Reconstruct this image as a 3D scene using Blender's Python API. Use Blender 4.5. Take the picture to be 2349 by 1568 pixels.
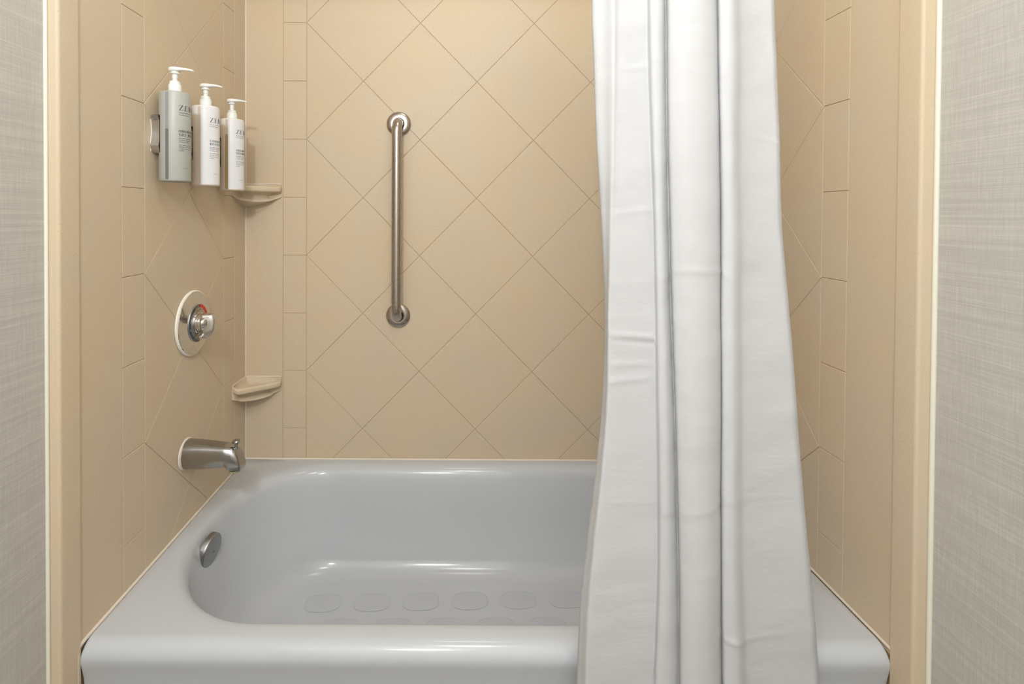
import bpy, bmesh, math, random
from mathutils import Vector, Matrix, noise
random.seed(7)
for o in list(bpy.data.objects):
    bpy.data.objects.remove(o, do_unlink=True)
sc = bpy.context.scene
COL = sc.collection

# ------------------------------------------------------------------ camera
F_PX, PPX, PPY = 1195.34, 1057.97, 507.59
RIGHT = Vector((0.9999855, 0.0013660, 0.0051996))
FWD = Vector((-0.0012999, 0.9999185, -0.0126997))
UP = Vector((-0.0052165, 0.0126927, 0.9999058))
CAM = Vector((-0.0474, -1.7186, 1.2))
cd = bpy.data.cameras.new('camera')
cam = bpy.data.objects.new('camera', cd)
COL.objects.link(cam)
cd.sensor_fit = 'HORIZONTAL'
cd.sensor_width = 36.0
cd.lens = 36.0 * F_PX / 2349.0
cd.shift_x = (1174.5 - PPX) / 2349.0
cd.shift_y = (PPY - 784.0) / 2349.0
cd.clip_start = 0.01
m = Matrix((RIGHT, UP, -FWD)).transposed().to_4x4()
m.translation = CAM
cam.matrix_world = m
sc.camera = cam

# ------------------------------------------------------------------ world, lamps, exposure
w = bpy.data.worlds.new('world')
sc.world = w
w.use_nodes = True
w.node_tree.nodes['Background'].inputs[0].default_value = (0.9, 0.93, 1.0, 1)
w.node_tree.nodes['Background'].inputs[1].default_value = 0.3

def lamp(name, kind, loc, power, col, size, rot=(0, 0, 0), sy=None):
    l = bpy.data.lights.new(name, kind)
    l.energy = power
    l.color = col
    if kind == 'AREA':
        l.shape = 'RECTANGLE' if sy else 'DISK'
        l.size = size
        if sy:
            l.size_y = sy
    else:
        l.shadow_soft_size = size
    o = bpy.data.objects.new(name, l)
    COL.objects.link(o)
    o.location = loc
    o.rotation_euler = rot
    return o
lamp('ceiling_lamp', 'POINT', (0.0, -1.42, 2.30), 10.3, (1.0, 0.975, 0.95), 0.14)
lamp('vanity_lamp', 'POINT', (-0.24, -2.20, 2.00), 43, (0.945, 0.97, 1.0), 0.06)
lamp('alcove_fill', 'AREA', (0.0, -0.42, 2.43), 1.5, (1.0, 0.985, 0.96), 0.36)  # added fill that brightens the alcove, no known fixture
lamp('room_fill', 'AREA', (0.0, -2.95, 1.45), 0.8, (0.95, 0.975, 1.0), 1.5, (math.radians(90), 0, 0), 2.0)  # broad frontal fill added behind the camera, not a real source

sc.view_settings.view_transform = 'Standard'
sc.view_settings.look = 'None'
sc.view_settings.gamma = 1.0
sc.view_settings.use_curve_mapping = False
sc.view_settings.exposure = 0.05

# ------------------------------------------------------------------ helpers
def tag(o, label=None, cat=None, group=None, kind=None):
    if label:
        o['label'] = label
    if cat:
        o['category'] = cat
    if group:
        o['group'] = group
    if kind:
        o['kind'] = kind
    return o

def link(name, me, mat=None, parent=None, loc=None):
    o = bpy.data.objects.new(name, me)
    COL.objects.link(o)
    if mat is not None and me is not None and not me.materials:
        me.materials.append(mat)
    if parent is not None:
        o.parent = parent
    if loc is not None:
        o.location = loc
    return o

def mesh(name, verts, faces, smooth=None, fix=True):
    me = bpy.data.meshes.new(name)
    me.from_pydata([tuple(v) for v in verts], [], faces)
    if fix:
        bm = bmesh.new()
        bm.from_mesh(me)
        bmesh.ops.remove_doubles(bm, verts=bm.verts, dist=1e-6)
        bmesh.ops.recalc_face_normals(bm, faces=bm.faces)
        bm.to_mesh(me)
        bm.free()
    if smooth is not None:
        me.shade_smooth()
        me.set_sharp_from_angle(angle=math.radians(smooth))
    me.update()
    return me

def empty(name, loc=(0, 0, 0), rot=(0, 0, 0)):
    o = bpy.data.objects.new(name, None)
    COL.objects.link(o)
    o.location = loc
    o.rotation_euler = rot
    o.empty_display_size = 0.03
    return o

def box_me(name, a, b, bevel=0.0, seg=2):
    bm = bmesh.new()
    bmesh.ops.create_cube(bm, size=1.0)
    for v in bm.verts:
        v.co = Vector((a[i] + (v.co[i] + 0.5) * (b[i] - a[i]) for i in range(3)))
    if bevel > 0:
        bmesh.ops.bevel(bm, geom=list(bm.edges), offset=bevel, segments=seg, affect='EDGES', profile=0.5)
    bmesh.ops.recalc_face_normals(bm, faces=bm.faces)
    me = bpy.data.meshes.new(name)
    bm.to_mesh(me)
    bm.free()
    if bevel > 0:
        me.shade_smooth()
        me.set_sharp_from_angle(angle=math.radians(40))
    return me

def lathe(name, prof, axis='Z', n=48, smooth=35, cap=True):
    """prof: list of (radius, height) revolved about an axis."""
    vs, fs = [], []
    for r, h in prof:
        for i in range(n):
            a = 2 * math.pi * i / n
            c, s = r * math.cos(a), r * math.sin(a)
            vs.append({'Z': (c, s, h), 'X': (h, c, s), 'Y': (c, h, s)}[axis])
    for j in range(len(prof) - 1):
        for i in range(n):
            k = (i + 1) % n
            fs.append((j * n + i, j * n + k, (j + 1) * n + k, (j + 1) * n + i))
    if cap:
        for j in (0, len(prof) - 1):
            if prof[j][0] > 1e-5:
                fs.append(tuple(j * n + i for i in range(n)))
    return mesh(name, vs, fs, smooth)

def tube(name, pts, r, n=20, smooth=50, caps=True):
    pts = [Vector(p) for p in pts]
    rs = r if isinstance(r, (list, tuple)) else [r] * len(pts)
    t0 = (pts[1] - pts[0]).normalized()
    ref = Vector((0, 0, 1)) if abs(t0.z) < 0.9 else Vector((1, 0, 0))
    nrm = t0.cross(ref).normalized()
    vs, fs = [], []
    prev = t0
    for j, p in enumerate(pts):
        if j == 0:
            t = t0
        elif j == len(pts) - 1:
            t = (pts[j] - pts[j - 1]).normalized()
        else:
            t = ((pts[j + 1] - p).normalized() + (p - pts[j - 1]).normalized()).normalized()
        q = prev.rotation_difference(t)
        nrm = (q @ nrm).normalized()
        prev = t
        b = t.cross(nrm)
        for i in range(n):
            a = 2 * math.pi * i / n
            vs.append(p + rs[j] * (math.cos(a) * nrm + math.sin(a) * b))
    for j in range(len(pts) - 1):
        for i in range(n):
            k = (i + 1) % n
            fs.append((j * n + i, j * n + k, (j + 1) * n + k, (j + 1) * n + i))
    if caps:
        fs.append(tuple(range(n)))
        fs.append(tuple((len(pts) - 1) * n + i for i in range(n)))
    return mesh(name, vs, fs, smooth)

def loft(name, loops, smooth=40, cap0=False, cap1=False, closed=True):
    n = len(loops[0])
    vs = [v for l in loops for v in l]
    fs = []
    for j in range(len(loops) - 1):
        for i in range(n if closed else n - 1):
            k = (i + 1) % n
            fs.append((j * n + i, j * n + k, (j + 1) * n + k, (j + 1) * n + i))
    if cap0:
        fs.append(tuple(range(n)))
    if cap1:
        fs.append(tuple((len(loops) - 1) * n + i for i in range(n)))
    return mesh(name, vs, fs, smooth)

# ------------------------------------------------------------------ materials
def nodes(name):
    mt = bpy.data.materials.new(name)
    mt.use_nodes = True
    nt = mt.node_tree
    return mt, nt, nt.nodes['Principled BSDF']

def srgb(r, g, b):
    f = lambda c: (c / 255 / 12.92) if c / 255 <= 0.04045 else ((c / 255 + 0.055) / 1.055) ** 2.4
    return (f(r), f(g), f(b), 1)

def plain(name, col, rough=0.5, metal=0.0, **kw):
    mt, nt, bs = nodes(name)
    bs.inputs['Base Color'].default_value = col
    bs.inputs['Roughness'].default_value = rough
    bs.inputs['Metallic'].default_value = metal
    for k, v in kw.items():
        bs.inputs[k.replace('_', ' ')].default_value = v
    return mt

def mixrgb(nt, a, b, fac):
    n = nt.nodes.new('ShaderNodeMix')
    n.data_type = 'RGBA'
    for sock, val in ((n.inputs[0], fac), (n.inputs[6], a), (n.inputs[7], b)):
        if hasattr(val, 'is_output'):
            nt.links.new(val, sock)
        else:
            sock.default_value = val
    return n.outputs[2]

def ramp(nt, src, stops):
    n = nt.nodes.new('ShaderNodeValToRGB')
    el = n.color_ramp.elements
    while len(el) < len(stops):
        el.new(0.5)
    for e, (p, c) in zip(el, stops):
        e.position = p
        e.color = c if len(c) == 4 else (*c, 1)
    nt.links.new(src, n.inputs[0])
    return n.outputs[0]

def tex(nt, kind, coord, scale, **kw):
    n = nt.nodes.new(kind)
    nt.links.new(coord, n.inputs['Vector'])
    n.inputs['Scale'].default_value = scale
    for k, v in kw.items():
        if k in n.inputs:
            n.inputs[k].default_value = v
    return n

def mapping(nt, coord, scale):
    n = nt.nodes.new('ShaderNodeMapping')
    nt.links.new(coord, n.inputs[0])
    n.inputs['Scale'].default_value = scale
    return n.outputs[0]

def solid_surface(name, base, rough=0.3):
    """speckled tan cast-stone panel"""
    mt, nt, bs = nodes(name)
    pos = nt.nodes.new('ShaderNodeNewGeometry').outputs['Position']
    big = tex(nt, 'ShaderNodeTexNoise', pos, 5.0, Detail=3)
    vor = tex(nt, 'ShaderNodeTexVoronoi', pos, 190.0)
    fine = tex(nt, 'ShaderNodeTexNoise', pos, 420.0, Detail=2)
    tint = (base[0] * 1.025, base[1] * 1.0, base[2] * 0.965, 1)
    lite = (base[0] * 0.99, base[1] * 1.005, base[2] * 1.03, 1)
    c = mixrgb(nt, tint, lite, ramp(nt, big.outputs[0], [(0.38, (0, 0, 0)), (0.62, (1, 1, 1))]))
    sp = ramp(nt, vor.outputs['Distance'], [(0.07, (1, 1, 1)), (0.15, (0, 0, 0))])
    keep = ramp(nt, vor.outputs['Color'], [(0.60, (0, 0, 0)), (0.64, (1, 1, 1))])
    mul = nt.nodes.new('ShaderNodeMath')
    mul.operation = 'MULTIPLY'
    nt.links.new(sp, mul.inputs[0])
    nt.links.new(keep, mul.inputs[1])
    mul2 = nt.nodes.new('ShaderNodeMath')
    mul2.operation = 'MULTIPLY'
    nt.links.new(mul.outputs[0], mul2.inputs[0])
    mul2.inputs[1].default_value = 0.8
    c = mixrgb(nt, c, (base[0] * 0.45, base[1] * 0.36, base[2] * 0.26, 1), mul2.outputs[0])
    fn = ramp(nt, fine.outputs[0], [(0.35, (0.965, 0.965, 0.965)), (0.65, (1.02, 1.02, 1.02))])
    mm = nt.nodes.new('ShaderNodeMix')
    mm.data_type = 'RGBA'
    mm.blend_type = 'MULTIPLY'
    mm.inputs[0].default_value = 1.0
    nt.links.new(c, mm.inputs[6])
    nt.links.new(fn, mm.inputs[7])
    nt.links.new(mm.outputs[2], bs.inputs['Base Color'])
    bs.inputs['Roughness'].default_value = rough
    bs.inputs['Specular IOR Level'].default_value = 0.27
    bp = nt.nodes.new('ShaderNodeBump')
    bp.inputs['Strength'].default_value = 0.018
    bp.inputs['Distance'].default_value = 0.002
    n2 = tex(nt, 'ShaderNodeTexNoise', pos, 60.0, Detail=2)
    nt.links.new(n2.outputs[0], bp.inputs['Height'])
    nt.links.new(bp.outputs[0], bs.inputs['Normal'])
    return mt

def wallpaper(name, base):
    mt, nt, bs = nodes(name)
    pos = nt.nodes.new('ShaderNodeNewGeometry').outputs['Position']
    hz = tex(nt, 'ShaderNodeTexNoise', mapping(nt, pos, (6, 6, 1000)), 1.0, Detail=3, Roughness=0.6)
    vt = tex(nt, 'ShaderNodeTexNoise', mapping(nt, pos, (520, 520, 20)), 1.0, Detail=2, Roughness=0.6)
    hz2 = tex(nt, 'ShaderNodeTexNoise', mapping(nt, pos, (2, 2, 150)), 1.0, Detail=2)
    a = nt.nodes.new('ShaderNodeMath')
    a.operation = 'ADD'
    nt.links.new(hz.outputs[0], a.inputs[0])
    nt.links.new(vt.outputs[0], a.inputs[1])
    a.operation = 'MULTIPLY_ADD'
    nt.links.new(vt.outputs[0], a.inputs[0])
    a.inputs[1].default_value = 0.6
    for lk in list(a.inputs[1].links):
        nt.links.remove(lk)
    nt.links.new(hz.outputs[0], a.inputs[2])
    b = nt.nodes.new('ShaderNodeMath')
    b.operation = 'MULTIPLY_ADD'
    nt.links.new(hz2.outputs[0], b.inputs[0])
    b.inputs[1].default_value = 0.5
    nt.links.new(a.outputs[0], b.inputs[2])
    dk = tuple(x * 0.84 for x in base[:3])
    lt = tuple(min(1, x * 1.10) for x in base[:3])
    c = ramp(nt, b.outputs[0], [(0.30, dk), (1.0, lt)])
    mr = nt.nodes.new('ShaderNodeMapRange')
    mr.inputs['From Min'].default_value = 0.70
    mr.inputs['From Max'].default_value = 1.40
    nt.links.new(b.outputs[0], mr.inputs[0])
    rp = [n for n in nt.nodes if n.type == 'VALTORGB'][-1]
    nt.links.new(mr.outputs[0], rp.inputs[0])
    nt.links.new(c, bs.inputs['Base Color'])
    bs.inputs['Roughness'].default_value = 0.75
    bp = nt.nodes.new('ShaderNodeBump')
    bp.inputs['Strength'].default_value = 0.25
    bp.inputs['Distance'].default_value = 0.0008
    nt.links.new(b.outputs[0], bp.inputs['Height'])
    nt.links.new(bp.outputs[0], bs.inputs['Normal'])
    return mt

def brushed(name, col, rough, axis_scale, amount=0.08):
    mt, nt, bs = nodes(name)
    co = nt.nodes.new('ShaderNodeTexCoord').outputs['Object']
    nz = tex(nt, 'ShaderNodeTexNoise', mapping(nt, co, axis_scale), 1.0, Detail=3)
    r = nt.nodes.new('ShaderNodeMapRange')
    r.inputs['To Min'].default_value = rough - amount
    r.inputs['To Max'].default_value = rough + amount
    nt.links.new(nz.outputs[0], r.inputs[0])
    nt.links.new(r.outputs[0], bs.inputs['Roughness'])
    c = ramp(nt, nz.outputs[0], [(0.3, tuple(x * (1 - amount * .9) for x in col[:3])), (0.7, col)])
    nt.links.new(c, bs.inputs['Base Color'])
    bs.inputs['Metallic'].default_value = 1.0
    return mt

PANEL = srgb(210, 193, 167)
M_PANEL = solid_surface('tan_solid_surface', PANEL, 0.42)
M_JOINT = plain('tan_joint_groove', srgb(178, 148, 108), 0.8)
M_PAPER = wallpaper('linen_wallpaper', srgb(200, 197, 190))
M_BEAD = plain('cream_bead', srgb(232, 229, 214), 0.4)
M_CAULK = plain('cream_caulk', srgb(224, 213, 198), 0.5)
M_CEIL = plain('white_ceiling_paint', srgb(238, 236, 230), 0.8)
M_FLOOR = plain('beige_floor_tile', srgb(128, 116, 102), 0.45)

def tub_mat():
    mt, nt, bs = nodes('white_tub_enamel')
    pos = nt.nodes.new('ShaderNodeNewGeometry').outputs['Position']
    nz = tex(nt, 'ShaderNodeTexNoise', pos, 2.5, Detail=2)
    c = ramp(nt, nz.outputs[0], [(0.35, srgb(194, 198, 203)), (0.65, srgb(196, 200, 205))])
    nt.links.new(c, bs.inputs['Base Color'])
    bs.inputs['Roughness'].default_value = 0.13
    bs.inputs['Specular IOR Level'].default_value = 0.45
    return mt
M_TUB = tub_mat()
M_PAD = plain('worn_grey_grip_texture', srgb(192, 196, 203), 0.4)

def curtain_mat():
    mt, nt, bs = nodes('white_curtain_fabric')
    bs.inputs['Base Color'].default_value = (0.715, 0.72, 0.735, 1)
    bs.inputs['Roughness'].default_value = 0.55
    bs.inputs['Specular IOR Level'].default_value = 0.25
    pos = nt.nodes.new('ShaderNodeNewGeometry').outputs['Position']
    n1 = tex(nt, 'ShaderNodeTexNoise', mapping(nt, pos, (7, 7, 16)), 1.0, Detail=4, Roughness=0.5)
    n2 = tex(nt, 'ShaderNodeTexNoise', mapping(nt, pos, (1500, 1500, 1500)), 1.0, Detail=1)
    ad = nt.nodes.new('ShaderNodeMath')
    ad.operation = 'MULTIPLY_ADD'
    nt.links.new(n2.outputs[0], ad.inputs[0])
    ad.inputs[1].default_value = 0.015
    nt.links.new(n1.outputs[0], ad.inputs[2])
    bp = nt.nodes.new('ShaderNodeBump')
    bp.inputs['Strength'].default_value = 0.32
    bp.inputs['Distance'].default_value = 0.012
    nt.links.new(ad.outputs[0], bp.inputs['Height'])
    nt.links.new(bp.outputs[0], bs.inputs['Normal'])
    tr = nt.nodes.new('ShaderNodeBsdfTranslucent')
    tr.inputs[0].default_value = (0.72, 0.725, 0.735, 1)
    mx = nt.nodes.new('ShaderNodeMixShader')
    mx.inputs[0].default_value = 0.18
    out = nt.nodes['Material Output']
    nt.links.new(bs.outputs[0], mx.inputs[1])
    nt.links.new(tr.outputs[0], mx.inputs[2])
    nt.links.new(mx.outputs[0], out.inputs[0])
    return mt
M_CURT = curtain_mat()
M_CHROME = plain('chrome', (0.68, 0.68, 0.67, 1), 0.07, 1.0)
M_CHROME_W = brushed('worn_chrome', (0.42, 0.42, 0.42, 1), 0.18, (60, 160, 160), 0.06)
M_SATIN = brushed('satin_stainless', (0.47, 0.43, 0.395, 1), 0.27, (700, 700, 90), 0.015)
M_SATIN_D = brushed('grey_satin_metal', (0.34, 0.34, 0.34, 1), 0.34, (600, 600, 600), 0.02)
M_BRUSH = brushed('brushed_steel', (0.60, 0.60, 0.61, 1), 0.24, (25, 25, 1500), 0.03)
M_BLACK = plain('black_plastic', (0.012, 0.012, 0.013, 1), 0.35)
M_GREYP = plain('grey_clip_plastic', srgb(128, 122, 114), 0.35, 0.6)
M_WHITEP = plain('white_pump_plastic', srgb(240, 240, 238), 0.28, Subsurface_Weight=0.15)
M_INK = plain('dark_label_ink', srgb(62, 64, 72), 0.6)
M_RED = plain('red_dial_paint', srgb(215, 20, 12), 0.35)
M_DIALBLK = plain('black_dial_paint', (0.015, 0.015, 0.015, 1), 0.3)
M_BLUE_REFL = plain('dark_blue_dial_reflection', srgb(44, 66, 92), 0.25)  # dark reflection on the dial's left ring, put into the colour
M_WHITEINK = plain('white_dial_ink', srgb(225, 225, 220), 0.5)

# ------------------------------------------------------------------ room shell
XL, XR = -0.762, 0.762          # faces of the tiled alcove
WL, WR = -0.778, 0.784          # wallpapered walls in front of it
FRONT = -0.803                  # where the alcove ends
ROOM_Y = -3.0
H = 2.44
TOP = 2.20
PITCH = 0.1909
Z0 = 1.6365                     # a joint height (index 0)
RIM = 0.39

def struct(name, me, mat, label, cat):
    return tag(link(name, me, mat), label, cat, kind='structure')

struct('floor', box_me('floor', (WL - .1, ROOM_Y - .1, -0.06), (WR + .1, 0.1, 0)), M_FLOOR, 'beige bathroom floor below the bathtub', 'floor')
struct('ceiling', box_me('ceiling', (WL - .1, ROOM_Y - .1, H), (WR + .1, 0.1, H + .06)), M_CEIL, 'white bathroom ceiling', 'ceiling')
struct('wall_front', box_me('wall_front', (WL - .1, ROOM_Y - .1, 0), (WR + .1, ROOM_Y, H)), M_CEIL, 'plain light wall facing the bathtub', 'wall')
struct('wall_left', box_me('wall_left', (WL - .1, ROOM_Y, 0), (WL, FRONT, H)), M_PAPER, 'grey linen-textured wallpapered wall at the left of the tub alcove', 'wall')
struct('wall_right', box_me('wall_right', (WR, ROOM_Y, 0), (WR + .1, FRONT, H)), M_PAPER, 'grey linen-textured wallpapered wall at the right of the tub alcove', 'wall')
W_BACK = struct('wall_back', box_me('wall_back', (XL - .116, 0, 0), (XR + .116, 0.1, H)), M_JOINT, 'tan back wall of diamond tiles above the bathtub with grab bar', 'wall')
W_AL = struct('wall_alcove_left', box_me('wall_alcove_left', (XL - .116, FRONT + .05, 0), (XL, 0, H)), M_JOINT, 'tan tiled side wall carrying the pump bottles, valve and spout', 'wall')
W_AR = struct('wall_alcove_right', box_me('wall_alcove_right', (XR, FRONT + .05, 0), (XR + .116, 0, H)), M_JOINT, 'tan tiled side wall to the right of the shower curtain', 'wall')

# --- tiles: every piece a bevelled slab of its own on the wall
def clip(poly, axis, val, keep_less):
    out = []
    for i, p in enumerate(poly):
        q = poly[(i + 1) % len(poly)]
        pin = (p[axis] <= val + 1e-9) if keep_less else (p[axis] >= val - 1e-9)
        qin = (q[axis] <= val + 1e-9) if keep_less else (q[axis] >= val - 1e-9)
        if pin:
            out.append(p)
        if pin != qin:
            t = (val - p[axis]) / (q[axis] - p[axis])
            out.append((p[0] + t * (q[0] - p[0]), p[1] + t * (q[1] - p[1])))
    res = []
    for p in out:
        if not res or (abs(p[0] - res[-1][0]) + abs(p[1] - res[-1][1])) > 1e-6:
            res.append(p)
    if len(res) > 2 and abs(res[0][0] - res[-1][0]) + abs(res[0][1] - res[-1][1]) < 1e-6:
        res.pop()
    return res

def area(p):
    return 0.5 * sum(p[i][0] * p[(i + 1) % len(p)][1] - p[(i + 1) % len(p)][0] * p[i][1] for i in range(len(p)))

def inset(poly, d):
    if area(poly) < 0:
        poly = poly[::-1]
    n = len(poly)
    out = []
    for i in range(n):
        a, b, c = Vector(poly[i - 1]), Vector(poly[i]), Vector(poly[(i + 1) % n])
        e1, e2 = (b - a).normalized(), (c - b).normalized()
        n1, n2 = Vector((-e1.y, e1.x)), Vector((-e2.y, e2.x))
        bis = n1 + n2
        k = d / max(0.2, (1 + n1.dot(n2)))
        out.append(tuple(b + bis * k))
    return out

tile_cache = {}
def tile(name, poly, frame, parent):
    """poly in wall (u, z); frame maps (u, z, out) to the room."""
    if len(poly) < 3 or abs(area(poly)) < 1e-4:
        return
    if area(poly) < 0:
        poly = poly[::-1]
    cu = sum(p[0] for p in poly) / len(poly)
    cz = sum(p[1] for p in poly) / len(poly)
    loc = [(p[0] - cu, p[1] - cz) for p in poly]
    key = (frame.__name__, tuple((round(a, 4), round(b, 4)) for a, b in loc))
    me = tile_cache.get(key)
    org = Vector(frame(cu, cz, 0))
    if me is None:
        base = inset(loc, 0.0003)
        mid = inset(loc, 0.0007)
        top = inset(loc, 0.0016)
        n = len(base)
        vs = [Vector(frame(cu + a, cz + b, h)) - org for l, h in ((base, 0), (mid, 0.0011), (top, 0.0016)) for a, b in l]
        fs = []
        for j in range(2):
            for i in range(n):
                k = (i + 1) % n
                fs.append((j * n + i, j * n + k, (j + 1) * n + k, (j + 1) * n + i))
        fs.append(tuple(2 * n + i for i in range(n)))
        me = mesh(name, vs, fs, None, fix=False)
        # outward orientation
        if me.polygons[-1].normal.dot(Vector(frame(cu, cz, 1)) - org) < 0:
            me.flip_normals()
        me.materials.append(M_PANEL)
        tile_cache[key] = me
    o = link(name, me, None, parent, org)
    return o

def f_back(u, z, h):
    return (u, -h, z)
def f_left(u, z, h):
    return (XL + h, u, z)
def f_right(u, z, h):
    return (XR - h, u, z)

ZB = RIM - 0.012
def strip(frame, parent, u0, u1):
    k = 7
    while True:
        z1, z2 = Z0 - k * PITCH, Z0 - (k - 1) * PITCH
        if z1 > TOP - 0.02:
            break
        a, b = max(z1, ZB), min(z2, TOP)
        if b - a > 0.005:
            tile('tile', [(u0, a), (u1, a), (u1, b), (u0, b)], frame, parent)
        k -= 1
def border(frame, parent, u0, u1):
    tile('border_panel', [(u0, ZB), (u1, ZB), (u1, TOP), (u0, TOP)], frame, parent)
def diamonds(frame, parent, u0, h, ncol):
    u1 = u0 + ncol * h
    for i in range(0, ncol + 1):
        for k in range(-5, 9):
            # odd-index joints carry vertices on the strip; diamond centres sit where (i + k) is even
            if (i + k) % 2:
                continue
            cu, cz = u0 + i * h, Z0 - k * PITCH
            p = [(cu - h, cz), (cu, cz - PITCH), (cu + h, cz), (cu, cz + PITCH)]
            for ax, v, less in ((0, u0, False), (0, u1, True), (1, ZB, False), (1, TOP, True)):
                if len(p) >= 3:
                    p = clip(p, ax, v, less)
            tile('diamond_tile', p, frame, parent)

AB, SB = 0.1248, 0.0774
HB = (XR - XL - 2 * (AB + SB)) / 6
border(f_back, W_BACK, XL, XL + AB)
strip(f_back, W_BACK, XL + AB, XL + AB + SB)
diamonds(f_back, W_BACK, XL + AB + SB, HB, 6)
strip(f_back, W_BACK, XR - AB - SB, XR - AB)
border(f_back, W_BACK, XR - AB, XR)
for fr, par in ((f_left, W_AL), (f_right, W_AR)):
    border(fr, par, -0.0843, 0.0)
    strip(fr, par, -0.1617, -0.0843)
    diamonds(fr, par, -0.5496, (0.5496 - 0.1617) / 2, 2)
    strip(fr, par, -0.627, -0.5496)
    border(fr, par, FRONT + .05, -0.627)
# plain panel above the tiled field
for nm, a, b, par in (('upper_panel', (XL, -0.0016, TOP + .001), (XR, 0, H), W_BACK),
                      ('upper_panel', (XL, FRONT + .05, TOP + .001), (XL + .0016, 0, H), W_AL),
                      ('upper_panel', (XR - .0016, FRONT + .05, TOP + .001), (XR, 0, H), W_AR)):
    link(nm, box_me(nm, a, b), M_PANEL, par)

# --- vertical edge strips of the surround, rounded nose, and the pale beads against the wallpaper
def edge_strip(name, sx, label):
    xf = 0.7565 * sx
    prof = [(0.86 * sx, FRONT + .0505), (xf, FRONT + .0505)]
    r = 0.006
    prof[1] = (xf + .0015 * sx, FRONT + .0505)
    prof.append((xf, FRONT + .0485))
    for i in range(7):
        a = math.pi / 2 * i / 6
        prof.append((xf + sx * (r - r * math.cos(a)), FRONT + r - r * math.sin(a)))
    prof.append((0.86 * sx, FRONT))
    loops = [[(x, y, z) for x, y in prof] for z in (0.0, H)]
    return struct(name, loft(name, loops, 35, True, True), M_PANEL, label, 'trim')
edge_strip('trim_1', -1, 'tan vertical edge strip between the left wallpaper and the tiled alcove')
edge_strip('trim_2', 1, 'tan vertical edge strip between the right wallpaper and the tiled alcove')
def bead(name, x, y, r, z0, z1, mat, label, flat=1.0):
    me = lathe(name, [(r, z0), (r, z1)], 'Z', 14, 40)
    o = struct(name, me, mat, label, 'trim')
    o.location = (x, y, 0)
    return o
bead('trim_3', WL + 0.0010, FRONT - 0.0025, 0.0034, 0, H, M_BEAD, 'thin pale vertical bead beside the left wallpaper')
bead('trim_4', WR - 0.0020, FRONT - 0.0030, 0.0042, 0, H, M_BEAD, 'thin pale vertical bead beside the right wallpaper')
bead('trim_5', XL + 0.002, -0.002, 0.0032, RIM, H, M_CAULK, 'pale caulk line in the back left corner of the alcove')
bead('trim_6', XR - 0.002, -0.002, 0.0032, RIM, H, M_CAULK, 'pale caulk line in the back right corner of the alcove, behind the curtain')

# ------------------------------------------------------------------ bathtub
def rrect(x0, x1, y0, y1, z, rx, ry, nc=14, nx=22, ny=10):
    """rounded rectangle with elliptical corners, constant vertex count"""
    rx = min(rx, (x1 - x0) / 2 - 1e-4)
    ry = min(ry, (y1 - y0) / 2 - 1e-4)
    pts = []
    def arc(cx, cy, a0):
        for i in range(nc + 1):
            a = a0 + math.pi / 2 * i / nc
            pts.append((cx + rx * math.cos(a), cy + ry * math.sin(a), z))
    def line(p, q, n):
        for i in range(1, n):
            t = i / n
            pts.append((p[0] + t * (q[0] - p[0]), p[1] + t * (q[1] - p[1]), z))
    arc(x1 - rx, y1 - ry, 0)
    line((x1 - rx, y1), (x0 + rx, y1), nx)
    arc(x0 + rx, y1 - ry, math.pi / 2)
    line((x0, y1 - ry), (x0, y0 + ry), ny)
    arc(x0 + rx, y0 + ry, math.pi)
    line((x0 + rx, y0), (x1 - rx, y0), nx)
    arc(x1 - rx, y0 + ry, 3 * math.pi / 2)
    line((x1, y0 + ry), (x1, y1 - ry), ny)
    return pts

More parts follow.
